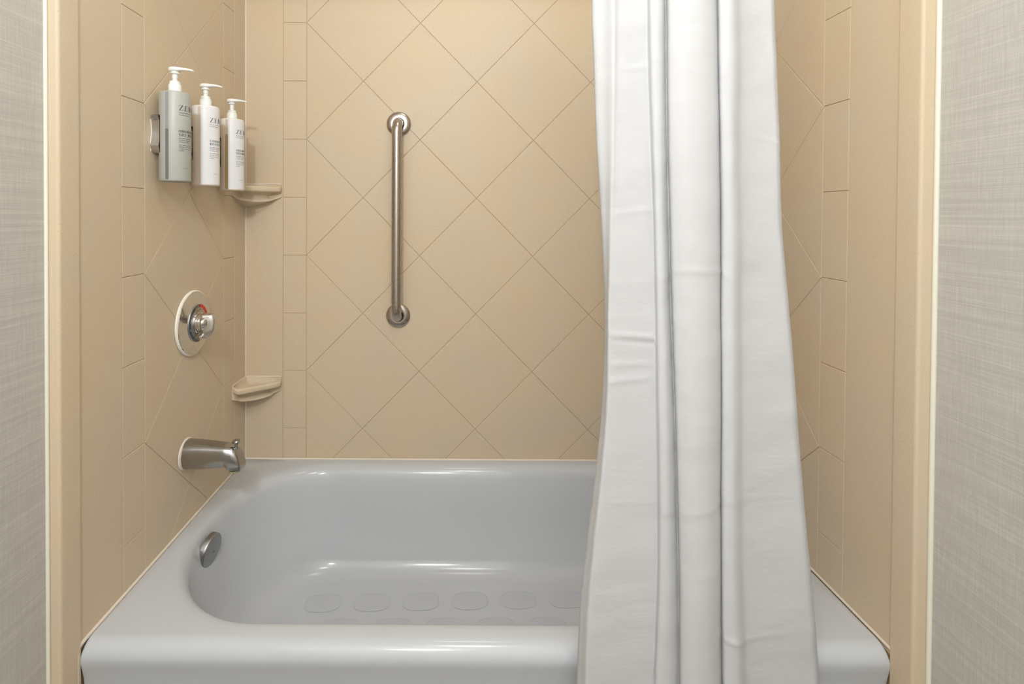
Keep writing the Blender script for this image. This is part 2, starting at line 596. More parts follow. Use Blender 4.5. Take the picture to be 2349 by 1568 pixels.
TUB = empty('bathtub', (0, -0.38, 0))
tag(TUB, 'white enamelled alcove bathtub with rounded rim', 'bathtub')
def build_tub():
    L = []
    x0, x1, yf, yb = -0.7585, 0.7585, -0.756, -0.004
    L.append(rrect(x0, x1, yf + .018, yb, 0.0, .004, .004))
    L.append(rrect(x0, x1, yf + .016, yb, 0.06, .004, .004))
    L.append(rrect(x0, x1, yf + .012, yb, 0.27, .004, .004))
    L.append(rrect(x0, x1, yf + .0085, yb, 0.32, .004, .004))
    L.append(rrect(x0, x1, yf + .0025, yb, 0.347, .004, .004))
    r = 0.030
    for i in range(0, 9):
        a = math.pi / 2 * i / 8
        e = 0.004 * (1 - math.cos(a))
        L.append(rrect(x0 + e, x1 - e, yf + r - r * math.cos(a), yb, RIM - r + r * math.sin(a), .004 + e, .004 + e))
    # flat rim then the opening
    ox0, ox1, oy0, oy1 = -0.722, 0.690, -0.700, -0.030
    L.append(rrect(ox0 - .012, ox1 + .03, oy0 - .010, oy1 + .012, RIM, .255, .285))
    L.append(rrect(ox0, ox1, oy0, oy1, RIM - .0006, .26, .295))
    # roll over the edge
    roll = [(.006, .0022), (.012, .0060), (.018, .012), (.0225, .020), (.026, .031)]
    for d, dz in roll:
        L.append(rrect(ox0 + d * .75, ox1 - d, oy0 + d * .62, oy1 - d * 1.25, RIM - dz, .26, .295))
    # basin wall
    wall = [(.055, .012), (.090, .020), (.130, .030), (.170, .041), (.205, .056)]
    for dz, d in wall:
        L.append(rrect(ox0 + .0195 + d * .95, ox1 - .026 - d * 1.6, oy0 + .016 + d * .8, oy1 - .0325 - d * .9, RIM - .031 - dz * .95 + .0, .25, .275 - d * .5))
    # cove
    bx0, bx1, by0, by1, bz = ox0 + .0195 + .053, ox1 - .026 - .0896, oy0 + .016 + .045, oy1 - .0325 - .050, RIM - .031 - .195
    cr = 0.062
    for i in range(1, 8):
        a = math.pi / 2 * i / 7
        d = cr * (1 - math.cos(a)) + 0.006
        L.append(rrect(bx0 + d * 1.5, bx1 - d * 1.2, by0 + d, by1 - d, bz - cr * math.sin(a), .235 - d, .245 - d))
    fl = bz - cr
    L.append(rrect(bx0 + .16, bx1 - .15, by0 + .14, by1 - .14, fl - .001, .12, .10))
    me = loft('tub_shell', L, 60, True, True)
    return me, fl
tub_me, FLOORZ = build_tub()
def put(name, me, mat, parent, label=None, loc=None):
    """link a mesh given in room coordinates as a part of a thing"""
    o = link(name, me, mat, parent)
    o.matrix_parent_inverse = Matrix.Identity(4)
    base = Vector(parent.location) if parent.parent is None else Vector((0, 0, 0))
    off = Vector(loc) if loc is not None else Vector((0, 0, 0))
    o.location = off - base
    if label:
        o['label'] = label
    return o
shell = put('tub_shell', tub_me, M_TUB, TUB)
# grip pads on the tub floor
def pad_me():
    n = 28
    vs, fs = [], []
    for r, h in ((1.0, 0.0), (0.97, 0.0005), (0.9, 0.0007)):
        for i in range(n):
            a = 2 * math.pi * i / n
            c, s = math.cos(a), math.sin(a)
            px = 0.052 * r * math.copysign(abs(c) ** 0.7, c)
            py = 0.034 * r * math.copysign(abs(s) ** 0.8, s)
            vs.append((px, py, h))
    for j in range(2):
        for i in range(n):
            fs.append((j * n + i, j * n + (i + 1) % n, (j + 1) * n + (i + 1) % n, (j + 1) * n + i))
    fs.append(tuple(2 * n + i for i in range(n)))
    return mesh('grip_pad', vs, fs, 40)
PADME = pad_me()
for row, (py, xs) in enumerate(((-0.250, [-0.435 + .1385 * i for i in range(7)]), (-0.345, [-0.365 + .1385 * i for i in range(6)]), (-0.440, [-0.435 + .1385 * i for i in range(7)]))):
    for x in xs:
        o = put('grip_pad', PADME, M_PAD, TUB, None, (x, py + 0.03 * (x + .1) * (1 if row == 0 else .6), FLOORZ - .0002))
        o.rotation_euler = (0, 0, 0.06)
# overflow plate on the left end of the basin
OX, OY, OZ = -0.689, -0.390, 0.334
ovp = lathe('overflow_plate', [(0.0408, -0.010), (0.0410, 0.0005), (0.0402, 0.0035), (0.0380, 0.0058), (0.034, 0.0068), (0.018, 0.0082), (0.0, 0.0086)], 'X', 44, 30)
ov = put('overflow_plate', ovp, M_SATIN_D, TUB, 'round grey metal overflow plate', (OX, OY, OZ))
ov.rotation_euler = (0, 0.16, -0.12)
o = link('screw', lathe('screw', [(0.0042, 0.0), (0.0042, 0.0094), (0.003, 0.0102), (0.0016, 0.0102), (0.0014, 0.0092), (0.0, 0.0092)], 'X', 20, 30), M_SATIN_D, ov, (0, 0, 0))
o2 = link('screw_slot', lathe('screw_slot', [(0.0016, 0.0092), (0.0016, 0.01035), (0, 0.01035)], 'X', 12, 30), M_BLACK, ov)
# caulk along the tub top
def caulk_bar(p, q, r):
    return tube('caulk', [p, q], r, 10)
for p, q, r in (((XL + .002, FRONT + .045, RIM - .0002), (XL + .002, -0.004, RIM - .0002), .0040),
                ((XR - .001, FRONT + .045, RIM + .001), (XR - .001, -0.004, RIM + .001), .0035),
                ((XL + .001, -0.006, RIM + .001), (XR - .001, -0.006, RIM + .001), .0035),
                ((XL + .001, FRONT + .043, 0.0), (XL + .001, FRONT + .043, RIM - .012), .005)):
    put('caulk', caulk_bar(p, q, r), M_CAULK, TUB)

# ------------------------------------------------------------------ shower curtain
def px_to_x(u, v, y):
    """room x of a photo measurement on the curtain plane"""
    d = RIGHT * ((u - PPX) / F_PX) + FWD - UP * ((v - PPY) / F_PX)
    t = (y - CAM.y) / d.y
    p = CAM + d * t
    return p.x, p.z
CY = -0.816
ROWS = [-520, 0, 150, 300, 500, 720, 900, 1050, 1280, 1420, 1568, 1720]
KEY = {  # measured fold lines: left hem, left flap, soft fold, crease 1, crease 2, soft fold, right hem
    'L': [1364, 1362, 1367, 1372, 1383, 1392, 1388, 1376, 1350, 1335, 1328, 1322],
    'F': [1412, 1411, 1411, 1409, 1404, 1398, 1396, 1386, 1362, 1350, 1345, 1340],
    'S': [1484, 1487, 1489, 1494, 1500, 1504, 1506, 1509, 1510, 1506, 1500, 1494],
    'C': [1525, 1528, 1529, 1531, 1536, 1541, 1546, 1550, 1556, 1557, 1557, 1558],
    'D': [1640, 1645, 1647, 1650, 1653, 1653, 1654, 1654, 1654, 1654, 1656, 1658],
    'T': [1680, 1685, 1688, 1688, 1690, 1691, 1691, 1692, 1693, 1697, 1702, 1706],
    'R': [1770, 1777, 1783, 1789, 1794, 1810, 1823, 1834, 1853, 1866, 1878, 1888],
}
def keyx(k, v):
    for i in range(len(ROWS) - 1):
        if v <= ROWS[i + 1] or i == len(ROWS) - 2:
            t = (v - ROWS[i]) / (ROWS[i + 1] - ROWS[i])
            a = KEY[k]
            p0, p1, p2, p3 = a[max(i - 1, 0)], a[i], a[i + 1], a[min(i + 2, len(a) - 1)]
            m1, m2 = (p2 - p0) / 2, (p3 - p1) / 2
            return ((2 * t ** 3 - 3 * t * t + 1) * p1 + (t ** 3 - 2 * t * t + t) * m1 + (-2 * t ** 3 + 3 * t * t) * p2 + (t ** 3 - t * t) * m2)
def curtain_row(v):
    L, Fk, S, Cc, D, T, R = (keyx(k, v) for k in 'LFSCDTR')
    L -= 5
    g = min(1.0, max(0.0, v / 1568))             # folds loosen downwards
    flap = max(0.0, 1 - max(0, v) / 760)
    # (pixel x, depth offset: + towards the tub)
    q = flap ** 0.7
    pts = [(L + 12, .044), (L + 2, .036), (L, .028), (L + 3, .019), (L + .5 * (Fk - L), .010 + .002 * q), (Fk - 3, -.002 - .004 * q),
           (Fk + 4, -.004 + .004 * q), (Fk + .30 * (S - Fk), -.002 + .004 * q), (Fk + .62 * (S - Fk), .002 + .004 * q), (S - 10, .004 + .004 * q), (S - 3, .005 + .004 * q), (S + 1, .000 + .003 * q), (S + 5, -.009),
           (S + .5 * (Cc - S), -.011), (Cc - 10, -.007 + .005 * g), (Cc - 5, -.001 + .004 * g), (Cc - 1.5, .006), (Cc + 1, .003), (Cc + 2.5, -.012), (Cc + 9, -.020),
           (Cc + .35 * (D - Cc), -.031), (Cc + .68 * (D - Cc), -.030), (D - 15, -.022), (D - 6, -.014), (D - 1.5, -.003), (D + .5, .001), (D + 2, -.007), (D + 7, -.013),
           (D + .6 * (T - D), -.017), (T - 6, -.016), (T + 3, -.010), (T + 12, .000), (T + .38 * (R - T), .009), (T + .66 * (R - T), .014), (T + .85 * (R - T), .016),
           (R - 7, .017), (R - 1.5, .024), (R, .032), (R - 4, .040), (R - 14, .044)]
    # Chaikin smoothing keeps the creases tight but rounds the cloth
    for _ in range(2):
        q = [pts[0]]
        for a, b in zip(pts, pts[1:]):
            q.append((a[0] * .75 + b[0] * .25, a[1] * .75 + b[1] * .25))
            q.append((a[0] * .25 + b[0] * .75, a[1] * .25 + b[1] * .75))
        q.append(pts[-1])
        pts = q
    z = px_to_x(1550, v, CY)[1]
    row = []
    n = len(pts)
    for i, (u, d) in enumerate(pts):
        s = i / n
        x = px_to_x(u, v, CY + d)[0]
        amp = 0.0020 + 0.0030 * g
        d2 = d + amp * (noise.noise(Vector((s * 5, z * 3.1, 1.7)))) + 0.0012 * noise.noise(Vector((s * 14, z * 16, 4.2)))
        # packing creases: faint horizontal ridges
        for zc, hgt, s0, s1 in ((0.985, .0022, .12, .34), (0.975, -.0016, .14, .34), (0.93, .0012, .10, .3), (0.905, .0018, .08, .26), (1.46, .0014, .15, .42),
                                (1.095, .0011, .10, .95), (0.70, .0010, .1, .9), (1.33, .0016, .80, .97), (0.47, .0018, .55, .85), (1.20, .0012, .12, .35)):
            if s0 < s < s1:
                zz = (z - zc - 0.012 * math.sin(s * 9 + zc * 20)) / 0.0045
                d2 -= hgt * math.exp(-zz * zz) * math.sin(math.pi * (s - s0) / (s1 - s0))
        row.append((x, CY + d2, z))
    return row
crows = []
v = -455
while v <= 1745:
    crows.append(curtain_row(v))
    v += 6
cme = loft('curtain_cloth', crows, 80, closed=False)
CURT = empty('shower_curtain', (0.37, CY, 0.2))
tag(CURT, 'white fabric shower curtain gathered to the right and hanging outside the bathtub', 'curtain')
cl = put('curtain_cloth', cme, M_CURT, CURT)
sol = cl.modifiers.new('thickness', 'SOLIDIFY')
sol.thickness = 0.0009
sol.offset = 0
CTOP = crows[0][0][2]
RODZ, RODY = CTOP + 0.045, CY + 0.006
ring_me = None
for i in range(6):
    pts = []
    for k in range(25):
        a = 2 * math.pi * k / 24
        pts.append((0, 0.026 * math.cos(a), 0.030 * math.sin(a)))
    if ring_me is None:
        ring_me = tube('hook', pts, 0.0018, 8, 60, False)
    put('hook', ring_me, M_CHROME, CURT, None, (crows[0][0][0] + .03 + i * .052, RODY, RODZ - 0.014))
ROD = empty('curtain_rod', (0, RODY, RODZ))
tag(ROD, 'straight chrome rod that carries the shower curtain above the tub', 'curtain rod')
link('rod', tube('rod', [(WL + .001, 0, 0), (WR - .001, 0, 0)], 0.0125, 24), M_CHROME, ROD)
for sx in (-1, 1):
    fl = lathe('flange', [(0.033, 0), (0.033, 0.004), (0.024, 0.010), (0.0135, 0.014), (0.0135, 0.02)], 'X', 32, 35)
    o = link('flange', fl, M_CHROME, ROD, (sx * (0.7775), 0, 0))
    o.rotation_euler = (0, 0, 0 if sx < 0 else math.pi)

# ------------------------------------------------------------------ grab bar
GX, GZ1, GZ0 = -0.2562, 1.4965, 0.8666
GB = empty('grab_bar', (GX, 0, GZ0))
tag(GB, 'vertical satin stainless grab bar on the back wall', 'grab bar')
GL = GZ1 - GZ0
def bar_path():
    off, rb = -0.0535, 0.034
    p = [(0, -0.002, 0), (0, -0.012, 0)]
    for i in range(0, 11):
        a = math.pi / 2 * i / 10
        p.append((0, off + rb - rb * math.sin(a), rb - rb * math.cos(a)))
    for i in range(1, 20):
        p.append((0, off, rb + (GL - 2 * rb) * i / 20))
    for i in range(0, 11):
        a = math.pi / 2 * i / 10
        p.append((0, off + rb - rb * math.cos(a), GL - rb + rb * math.sin(a)))
    p += [(0, -0.012, GL), (0, -0.002, GL)]
    return p
link('bar', tube('bar', bar_path(), 0.0163, 32, 60), M_SATIN, GB)
fp = [(0.0400, 0.0), (0.0402, -0.004), (0.0385, -0.0075), (0.034, -0.0105), (0.028, -0.0125), (0.022, -0.0132), (0.0192, -0.0128), (0.0184, -0.0115), (0.0182, -0.005)]
for z in (0, GL):
    f = link('flange', lathe('flange', fp, 'Y', 56, 40, cap=False), M_SATIN, GB, (0, 0, z))
    link('flange_gap', lathe('flange_gap', [(0.0186, -0.0045), (0.0, -0.0045)], 'Y', 32, 40, cap=False), M_BLACK, f, (0, 0, 0))

# ------------------------------------------------------------------ corner soap dishes
def soap_dish():
    """corner at origin: +x along the back wall, -y along the side wall; top at z = 0"""
    ctrl = [(0.0, -0.103), (0.014, -0.106), (0.026, -0.104), (0.036, -0.0965), (0.058, -0.0795), (0.080, -0.0625), (0.102, -0.0455), (0.116, -0.0340), (0.1235, -0.024), (0.1225, -0.012), (0.119, 0.0)]
    pts = [Vector(p) for p in ctrl]
    for _ in range(2):
        q = [pts[0]]
        for a, b in zip(pts, pts[1:]):
            q += [a.lerp(b, .25), a.lerp(b, .75)]
        q.append(pts[-1])
        pts = q
    cum = [0.0]
    for a, b in zip(pts, pts[1:]):
        cum.append(cum[-1] + (b - a).length)
    def outl(t):
        d = (t + 1) / 2 * cum[-1]
        for i in range(len(pts) - 1):
            if d <= cum[i + 1] or i == len(pts) - 2:
                f = (d - cum[i]) / max(1e-9, cum[i + 1] - cum[i])
                return pts[i].lerp(pts[i + 1], f)
    ns = 72
    T = [-1 + 2 * i / ns for i in range(ns + 1)]
    A, B = 0.119, 0.103
    def sm(x):
        x = max(0.0, min(1.0, x))
        return x * x * (3 - 2 * x)
    def endf(t):                     # 0 at the walls, 1 along the front
        return sm((1 - abs(t)) / 0.22)
    def wallpt(t):
        return Vector((max(0.0, t) * A, min(0.0, t) * B))
    def lipz(t):
        return -0.009 * endf(t)
    def ser(t):
        return (0.5 + 0.5 * math.cos(t * 46)) * sm((0.72 - abs(t)) / 0.08)
    rows = []
    def row(fn):
        rows.append([fn(t) for t in T])
    def top(f, z, scallop=0.0):
        def fn(t):
            w0, o = wallpt(t), outl(t)
            p = w0.lerp(o, f - scallop * ser(t))
            e = sm((0.93 - abs(t)) / 0.16)
            return (p.x, p.y, lipz(t) * f + z * e)
        return fn
    row(top(0.0, 0.0))
    row(top(0.05, 0.0))
    row(top(0.09, -0.004))
    row(top(0.16, -0.014))
    row(top(0.30, -0.017))
    row(top(0.62, -0.017))
    row(top(0.78, -0.013, .05))
    row(top(0.855, -0.003, .085))
    row(top(0.89, 0.0, .06))
    def front(inw, z, grow=0.0):
        def fn(t):
            o = outl(t)
            k = 1 - inw * endf(t)
            return (o.x * k, o.y * k, lipz(t) + z - grow * (1 - t * t))
        return fn
    row(front(0.03, 0.0))
    row(front(0.005, -0.002))
    row(front(0.0, -0.005))
    row(front(0.0, -0.0135))
    row(front(0.012, -0.0165))
    row(front(0.06, -0.0185))
    row(front(0.22, -0.021, .001))       # hollow under the lip
    row(front(0.34, -0.026, .002))
    row(front(0.36, -0.031, .004))
    row(front(0.30, -0.0345, .008))
    row(front(0.235, -0.0365, .0095))    # lower ridge
    row(front(0.225, -0.0390, .0105))
    row(front(0.25, -0.0415, .011))
    def wallcurve(t):
        P = [(0.0, -0.078), (0.036, -0.071), (0.070, -0.061), (0.098, -0.050), (0.112, -0.043), (0.118, -0.038), (0.119, -0.036)]
        q = abs(t) * (len(P) - 1)
        i = min(int(q), len(P) - 2)
        f = q - i
        return P[i][0] + f * (P[i + 1][0] - P[i][0]), P[i][1] + f * (P[i + 1][1] - P[i][1])
    last = rows[-1]
    wl = []
    for t in T:
        e, z = wallcurve(t)
        wl.append(Vector((e, 0.0, z)) if t >= 0 else Vector((0.0, -e * B / A, z)))
    for f in (0.35, 0.7, 1.0):
        rows.append([tuple(Vector(a).lerp(b, f)) for a, b in zip(last, wl)])
    return loft('dish', rows, 50, closed=False)
DISH_ME = soap_dish()
for z, lab in ((1.297, 'tan corner soap dish high up, partly behind the pump bottles'), (0.662, 'tan corner soap dish low down, above the tub spout')):
    D = empty('soap_dish', (XL + .0016, -0.0016, z))
    tag(D, lab, 'soap dish', 'corner soap dishes')
    link('dish', DISH_ME, M_PANEL, D)
    link('caulk', tube('caulk', [(0.001, -0.100, 0.0005), (0.0015, -0.0015, 0.0005), (0.115, -0.001, 0.0005)], 0.0022, 8), M_CAULK, D)

# ------------------------------------------------------------------ tub spout
SY, SZ = -0.375, 0.577
SP = empty('tub_spout', (XL + .0016, SY, SZ))
tag(SP, 'worn chrome tub spout with a pull-up diverter knob', 'spout')
def spout():
    st = [  # x, ztop, zbot, half width, flat-top amount
        (0.000, .0365, -.0375, .0335, .2), (0.006, .0368, -.0378, .0338, .25), (0.03, .0345, -.0365, .0320, .5), (0.06, .0312, -.0345, .0298, .75),
        (0.09, .0275, -.0322, .0274, .9), (0.104, .0255, -.0312, .0262, 1), (0.112, .0240, -.0330, .0256, 1), (0.115, .0232, -.0395, .0254, 1), (0.124, .0205, -.0405, .0246, 1),
        (0.133, .0150, -.0405, .0236, 1), (0.141, .0040, -.0400, .0222, 1), (0.1465, -.0150, -.0390, .0200, 1), (0.1485, -.030, -.0375, .0180, 1)]
    n = 40
    loops = []
    for x, zt, zb, hw, fl in st:
        c, hh = (zt + zb) / 2, (zt - zb) / 2
        l = []
        for i in range(n):
            a = 2 * math.pi * i / n
            ca, sa = math.cos(a), math.sin(a)
            ex = 1 - 0.58 * fl if sa > 0 else 1 - 0.30 * fl
            yy = math.copysign(abs(ca) ** ex, ca) * hw
            zz = math.copysign(abs(sa) ** ex, sa) * hh
            if sa > 0:
                yy *= 1 - 0.22 * fl * sa         # narrower flat top
            l.append((x, yy, c + zz))
        loops.append(l)
    return loft('spout_body', loops, 38, True, True)
link('spout_body', spout(), M_CHROME_W, SP)
link('caulk', lathe('caulk', [(0.037, 0.0), (0.0405, 0.001), (0.039, 0.004), (0.0345, 0.0055)], 'X', 40, 40, cap=False), M_CAULK, SP)
o = link('diverter_knob', lathe('diverter_knob', [(0.0, -0.004), (0.0055, -0.003), (0.0042, 0.005), (0.0042, 0.010), (0.0098, 0.0135), (0.0104, 0.017), (0.0085, 0.0195), (0.0, 0.0200)], 'Z', 28, 35), M_CHROME_W, SP, (0.131, 0, 0.0165))
link('outlet_rim', lathe('outlet_rim', [(0.0, 0.0), (0.0155, 0.0), (0.0155, -0.0035), (0.0130, -0.0035), (0.0120, 0.0)], 'Z', 28, 35), plain('limescale_rim', srgb(150, 146, 120), 0.7), SP, (0.128, 0, -0.0395))

# ------------------------------------------------------------------ mixing valve
VY, VZ = -0.343, 0.9105
VA = empty('shower_valve', (XL + .0016, VY, VZ))
tag(VA, 'round chrome shower mixing valve with red and black temperature dial', 'valve')
link('caulk', lathe('caulk', [(0.083, 0.0), (0.0862, 0.001), (0.0855, 0.0055), (0.0820, 0.0075)], 'X', 64, 40, cap=False), plain('white_caulk', srgb(238, 234, 222), 0.6), VA)
link('escutcheon', lathe('escutcheon', [(0.0828, 0.0), (0.0832, 0.0065), (0.0815, 0.0085), (0.070, 0.0112), (0.054, 0.0142), (0.0515, 0.0148), (0.0, 0.0150)], 'X', 72, 30), M_CHROME, VA)
dial = link('dial', lathe('dial', [(0.0500, 0.0146), (0.0500, 0.0168), (0.0490, 0.0175), (0.0255, 0.0178), (0.0, 0.0178)], 'X', 64, 30), plain('satin_dial_metal', (0.50, 0.48, 0.45, 1), 0.32, 1.0), VA)
def arc_patch(name, r0, r1, a0, a1, x, n=18):
    """ring segment on the dial; angle 0 = up, positive towards the back wall (right as seen)"""
    vs, fs = [], []
    for i in range(n + 1):
        a = math.radians(a0 + (a1 - a0) * i / n)
        for r in (r0, r1):
            vs.append((x, r * math.sin(a), r * math.cos(a)))
    m0 = len(vs)
    vs += [(x - 0.0005, p[1], p[2]) for p in vs]
    for i in range(n):
        b = 2 * i
        fs.append((b, b + 1, b + 3, b + 2))
        for s, e in ((b, b + 2), (b + 1, b + 3)):
            fs.append((s, e, e + m0, s + m0))
    fs += [(0, 1, 1 + m0, m0), (2 * n, 2 * n + 1, 2 * n + 1 + m0, 2 * n + m0)]
    return mesh(name, vs, fs, 40)
for nm, a0, a1, mt in (('dial_mark', 8, 86, M_RED), ('dial_mark', -38, 7, M_DIALBLK), ('dial_mark', -140, -39, M_BLUE_REFL), ('dial_mark', 150, 219, M_DIALBLK)):  # the blue arc is a painted reflection, red and black are dial print
    link(nm, arc_patch(nm, 0.0405, 0.0487, a0, a1, 0.0180), mt, dial)
# tick lines on the red band and small glyph-like marks on the black bands
for a in (28, 48, 66):
    link('dial_tick', arc_patch('dial_tick', 0.0405, 0.0487, a - .6, a + .6, 0.0183, 2), plain('orange_tick', srgb(235, 110, 40), .4), dial)
for a in (158, 168, 178):
    link('dial_tick', arc_patch('dial_tick', 0.0415, 0.0480, a - .5, a + .5, 0.0183, 2), M_WHITEINK, dial)
def flat_stroke(name, pts, wd, x, n_side=None):
    """thin raised ink stroke drawn on the dial plane (y, z)"""
    vs, fs = [], []
    for i, p in enumerate(pts):
        a = Vector(pts[max(i - 1, 0)])
        b = Vector(pts[min(i + 1, len(pts) - 1)])
        t = (b - a).normalized()
        nn = Vector((-t.y, t.x)) * wd / 2
        for s in (-1, 1):
            vs.append((x, p[0] + s * nn.x, p[1] + s * nn.y))
    for i in range(len(pts) - 1):
        b = 2 * i
        fs.append((b, b + 1, b + 3, b + 2))
    return mesh(name, vs, fs, None)
# script mark above the hub: a looping S followed by a flat wave
S_pts = []
for i in range(28):
    t = i / 27
    S_pts.append((-0.012 + 0.0045 * math.sin(t * math.pi * 2 + 0.9) + 0.002 * t, 0.0375 - 0.0105 * t))
link('dial_script', flat_stroke('dial_script', S_pts, 0.0009, 0.0182), M_DIALBLK, dial)
W_pts = [(-0.008 + 0.019 * i / 40, 0.0318 + 0.0011 * math.sin(i * 1.1) + 0.004 * i / 40) for i in range(41)]
link('dial_script', flat_stroke('dial_script', W_pts, 0.0008, 0.0182), M_DIALBLK, dial)
# O-shaped and D-shaped letters on the bands
for a, rr in ((214, .0446), (203, .0446), (192, .0446), (-104, .0446), (-22, .0446), (-12, .0446), (-3, .0446)):
    ra = math.radians(a)
    cyy, czz = rr * math.sin(ra), rr * math.cos(ra)
    pts = [(cyy + 0.0018 * math.cos(q * math.pi / 6), czz + 0.0024 * math.sin(q * math.pi / 6)) for q in range(0, 11 if a > 0 else 13)]
    link('dial_letter', flat_stroke('dial_letter', pts, 0.0007, 0.0184), M_WHITEINK, dial)
link('hub', lathe('hub', [(0.0285, 0.0176), (0.0285, 0.0200), (0.0268, 0.0210), (0.0262, 0.0245), (0.0245, 0.0252), (0.0238, 0.0305), (0.0205, 0.0318), (0.0, 0.0322)], 'X', 48, 30), M_CHROME, VA)
HD = link('handle_cap', lathe('handle_cap', [(0.0142, 0.0), (0.0140, 0.004), (0.0118, 0.009), (0.0075, 0.0122), (0.0, 0.0135)], 'X', 32, 60), M_CHROME, VA, (0.0305, -0.004, 0.001))
HD.rotation_euler = (0, 0, -0.55)
def handle():
    # ear-shaped lever: outline in (out, up), lens-like thickness along y with a ridge
    out = [(0.036, .0205), (0.046, .0225), (0.058, .0222), (0.068, .0208), (0.0735, .014), (0.0755, .000), (0.074, -.016), (0.0705, -.026), (0.062, -.033),
           (0.053, -.0385), (0.045, -.0375), (0.040, -.030), (0.0415, -.022), (0.0475, -.014), (0.049, -.004), (0.0455, .006), (0.039, .014)]
    out = [(0.022 + (p[0] - 0.040) * 1.10, p[1] * 1.10) for p in out]
    # densify with Chaikin
    for _ in range(2):
        q = []
        for i in range(len(out)):
            a, b = out[i], out[(i + 1) % len(out)]
            q += [(a[0] * .75 + b[0] * .25, a[1] * .75 + b[1] * .25), (a[0] * .25 + b[0] * .75, a[1] * .25 + b[1] * .75)]
        out = q
    cx = sum(p[0] for p in out) / len(out) + .004
    cz = sum(p[1] for p in out) / len(out)
    loops = []
    for sgn, f, y in ((1, .40, -.0132), (1, .80, -.0122), (1, .93, -.0102), (1, .99, -.0070), (1, 1.0, -.0040), (1, 1.0, .0045), (1, .93, .0095), (1, .72, .0120)):
        loops.append([(cx + f * (p[0] - cx), y + 0.10 * (p[0] - 0.03), cz + f * (p[1] - cz)) for p in out])
    return loft('handle', loops, 42, True, True)
link('handle', handle(), plain('handle_satin_chrome', (0.66, 0.64, 0.61, 1), 0.24, 1.0), VA, (0.0, 0.004, 0.0))
link('handle_neck', tube('handle_neck', [(0.018, 0, 0.010), (0.026, 0.001, 0.014), (0.032, 0.002, 0.0170)], [0.009, 0.0075, 0.006], 16, 60), M_CHROME, VA)
link('handle_tip', lathe('handle_tip', [(0.0, -0.006), (0.0055, -0.0055), (0.0062, 0.0), (0.0058, 0.005), (0.0, 0.0062)], 'Y', 24, 50), M_CHROME, VA, (0.0285, -0.0115, -0.0365))

